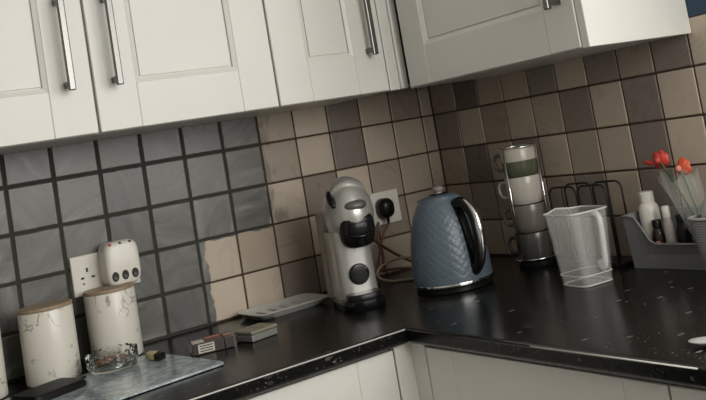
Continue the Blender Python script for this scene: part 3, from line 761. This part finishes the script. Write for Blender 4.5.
bottle('dark brown bottle between the white bottle and the slim tube', -0.062, pB.y+0.0255, 0.0145, 0.072, 0.009, 0.018, mat('dark_brown_plastic', (0.03, 0.016, 0.015), 0.25), 'black')
bottle('black bottle right of the slim tube in the grey tub', -0.050, pB.y-0.030, 0.015, 0.080, 0.010, 0.018, 'black', 'black')
bottle('small pink bottle low at the front of the grey tub', -0.078, pB.y+0.0175, 0.0065, 0.040, 0.0045, 0.008, mat('dusty_pink_plastic', (0.40, 0.16, 0.14), 0.35), 'pink')

# ------------------------------------------------------------------ flowers in clear wrap
fz = WT+0.0062
t = thing('wrapped_flowers', 'red and orange artificial flowers in clear wrap above the grey tub', 'flowers', (-0.052, -0.905, fz))
def flower(c, R, m, n, nm='flower_head'):
    b = None
    for k in range(n):
        a = 2*PI*k/n + random.uniform(-.2, .2); tl = random.uniform(0.1, 0.9)
        e = ellipsoid((R*0.46, 0, 0), (R*0.52, R*0.44, R*0.14), u=12, v=8)
        xform(e, Matrix.Translation(c) @ Matrix.Rotation(a, 4, 'X') @ Matrix.Rotation(tl, 4, 'Y') @ Matrix.Rotation(-PI/2, 4, 'Y'))
        b = join(b, e) if b is not None else e
    return b
base = Vector((-0.052, -0.905, fz))
heads = [(on_x(659, 160, -0.055), 0.023, 'red'), (on_x(680, 168, -0.060), 0.024, 'orange')]
for c, R, m in heads:
    c = c-base
    st = obj('stem', tube(spline([(0, 0, 0.002), (c.x*0.4, c.y*0.35, c.z*0.5), tuple(c)], 6), 0.0022, 8), 'green', t, smooth='all')
    hdx = obj('flower_head', flower(c, R, m, 7), m, t, smooth='all')
    obj('flower_centre', ellipsoid(tuple(c+Vector((-0.010, -0.004, 0))), (0.007, 0.007, 0.007), u=12, v=8), 'pink' if m == 'orange' else 'red', hdx, smooth='all')
c = on_x(649, 163, -0.055)-base
obj('petal', xform(ellipsoid((0, 0, 0), (0.005, 0.016, 0.005), u=12, v=8), Matrix.Translation(c) @ Matrix.Rotation(0.25, 4, 'X')), 'red', t, smooth='all')
# crumpled clear wrap: a cone with folds
def wrapcone():
    top = on_x(676, 176, -0.058)-base
    rings = []
    for i in range(15):
        s = i/14; cx = top.x*s; cy = top.y*s*0.9; r = 0.009+0.030*s**0.8; ring = []
        for k in range(40):
            a = 2*PI*k/40; rr = r*(1+0.16*s*math.sin(7*a+s*3)+0.10*s*math.sin(13*a+1.3))
            ring.append((cx+rr*math.cos(a)*0.75, cy+rr*math.sin(a), 0.003+top.z*s+0.012*s*math.sin(5*a)))
        rings.append(ring)
    return loft(rings, cap=False)
obj('clear_wrap', wrapcone(), 'wrap', t, smooth='all')

# ------------------------------------------------------------------ perforated basket with white bag
t = thing('perforated_basket', 'light grey perforated plastic basket at the right edge of the picture', 'basket', (-0.085, -1.055, WT+0.0004))
def prect(hx, hy, z): return [(x, y, z) for x, y in rrect(hx, hy, 9, 48)]
obj('shell', loft([prect(0.068, 0.095, 0), prect(0.070, 0.098, 0.004), prect(0.079, 0.109, 0.112), prect(0.076, 0.106, 0.112), prect(0.067, 0.095, 0.006)]), 'weave', t, smooth=True)
obj('rim', tube(prect(0.0785, 0.1085, 0.112), 0.0035, 8, True), mat('light_grey_rim', (0.36, 0.36, 0.355), 0.5), t, smooth='all')
b = bmesh.new(); bmesh.ops.create_icosphere(b, subdivisions=4, radius=1)
rng = random.Random(3); ph = [(Vector((rng.uniform(-1, 1), rng.uniform(-1, 1), rng.uniform(-1, 1))).normalized(), rng.uniform(4, 11), rng.uniform(0, 6)) for _ in range(9)]
for v in b.verts:
    d = v.co.normalized(); s = 1+sum(0.045*abs(math.sin(f*d.dot(u)+o_)) for u, f, o_ in ph)-0.2
    v.co = Vector((d.x*0.034*s, d.y*0.052*s, d.z*0.066*s))
tag(obj('plastic_bag', b, mat('white_bag', (0.62, 0.64, 0.57), 0.4), None, (-0.117, -1.011, WT+0.0005+0.092), smooth='all'), 'crumpled white plastic bag sticking out of the perforated basket', 'bag')

# ------------------------------------------------------------------ spoon at the right edge
q = on_z(700, 343.5, WT+0.004)
t = thing('spoon', 'pale metal spoon lying on the worktop at the lower right edge', 'spoon', (q.x, q.y, WT+0.0006), math.radians(-62))
M['pale_metal'] = mat('pale_brushed_metal', (0.75, 0.74, 0.72), 0.4, 0.7)
def spoon_bowl():
    rings = []
    for s, z in ((0.25, 0.0012), (0.7, 0.003), (1.0, 0.0075), (0.97, 0.0085), (0.68, 0.0045), (0.22, 0.003)):
        rings.append([(0.026*s*math.cos(a)*(1 if math.cos(a) < 0 else 1.15)+0.010, 0.0165*s*math.sin(a), z) for a in [2*PI*k/32 for k in range(32)]])
    return loft(rings)
obj('bowl', spoon_bowl(), 'pale_metal', t, smooth='all')
obj('handle', tube(spline([(0.036, 0, 0.0075), (0.055, 0, 0.010), (0.10, 0, 0.006), (0.145, 0, 0.004)], 6), 0.0032, 8), 'chrome', t, smooth='all')
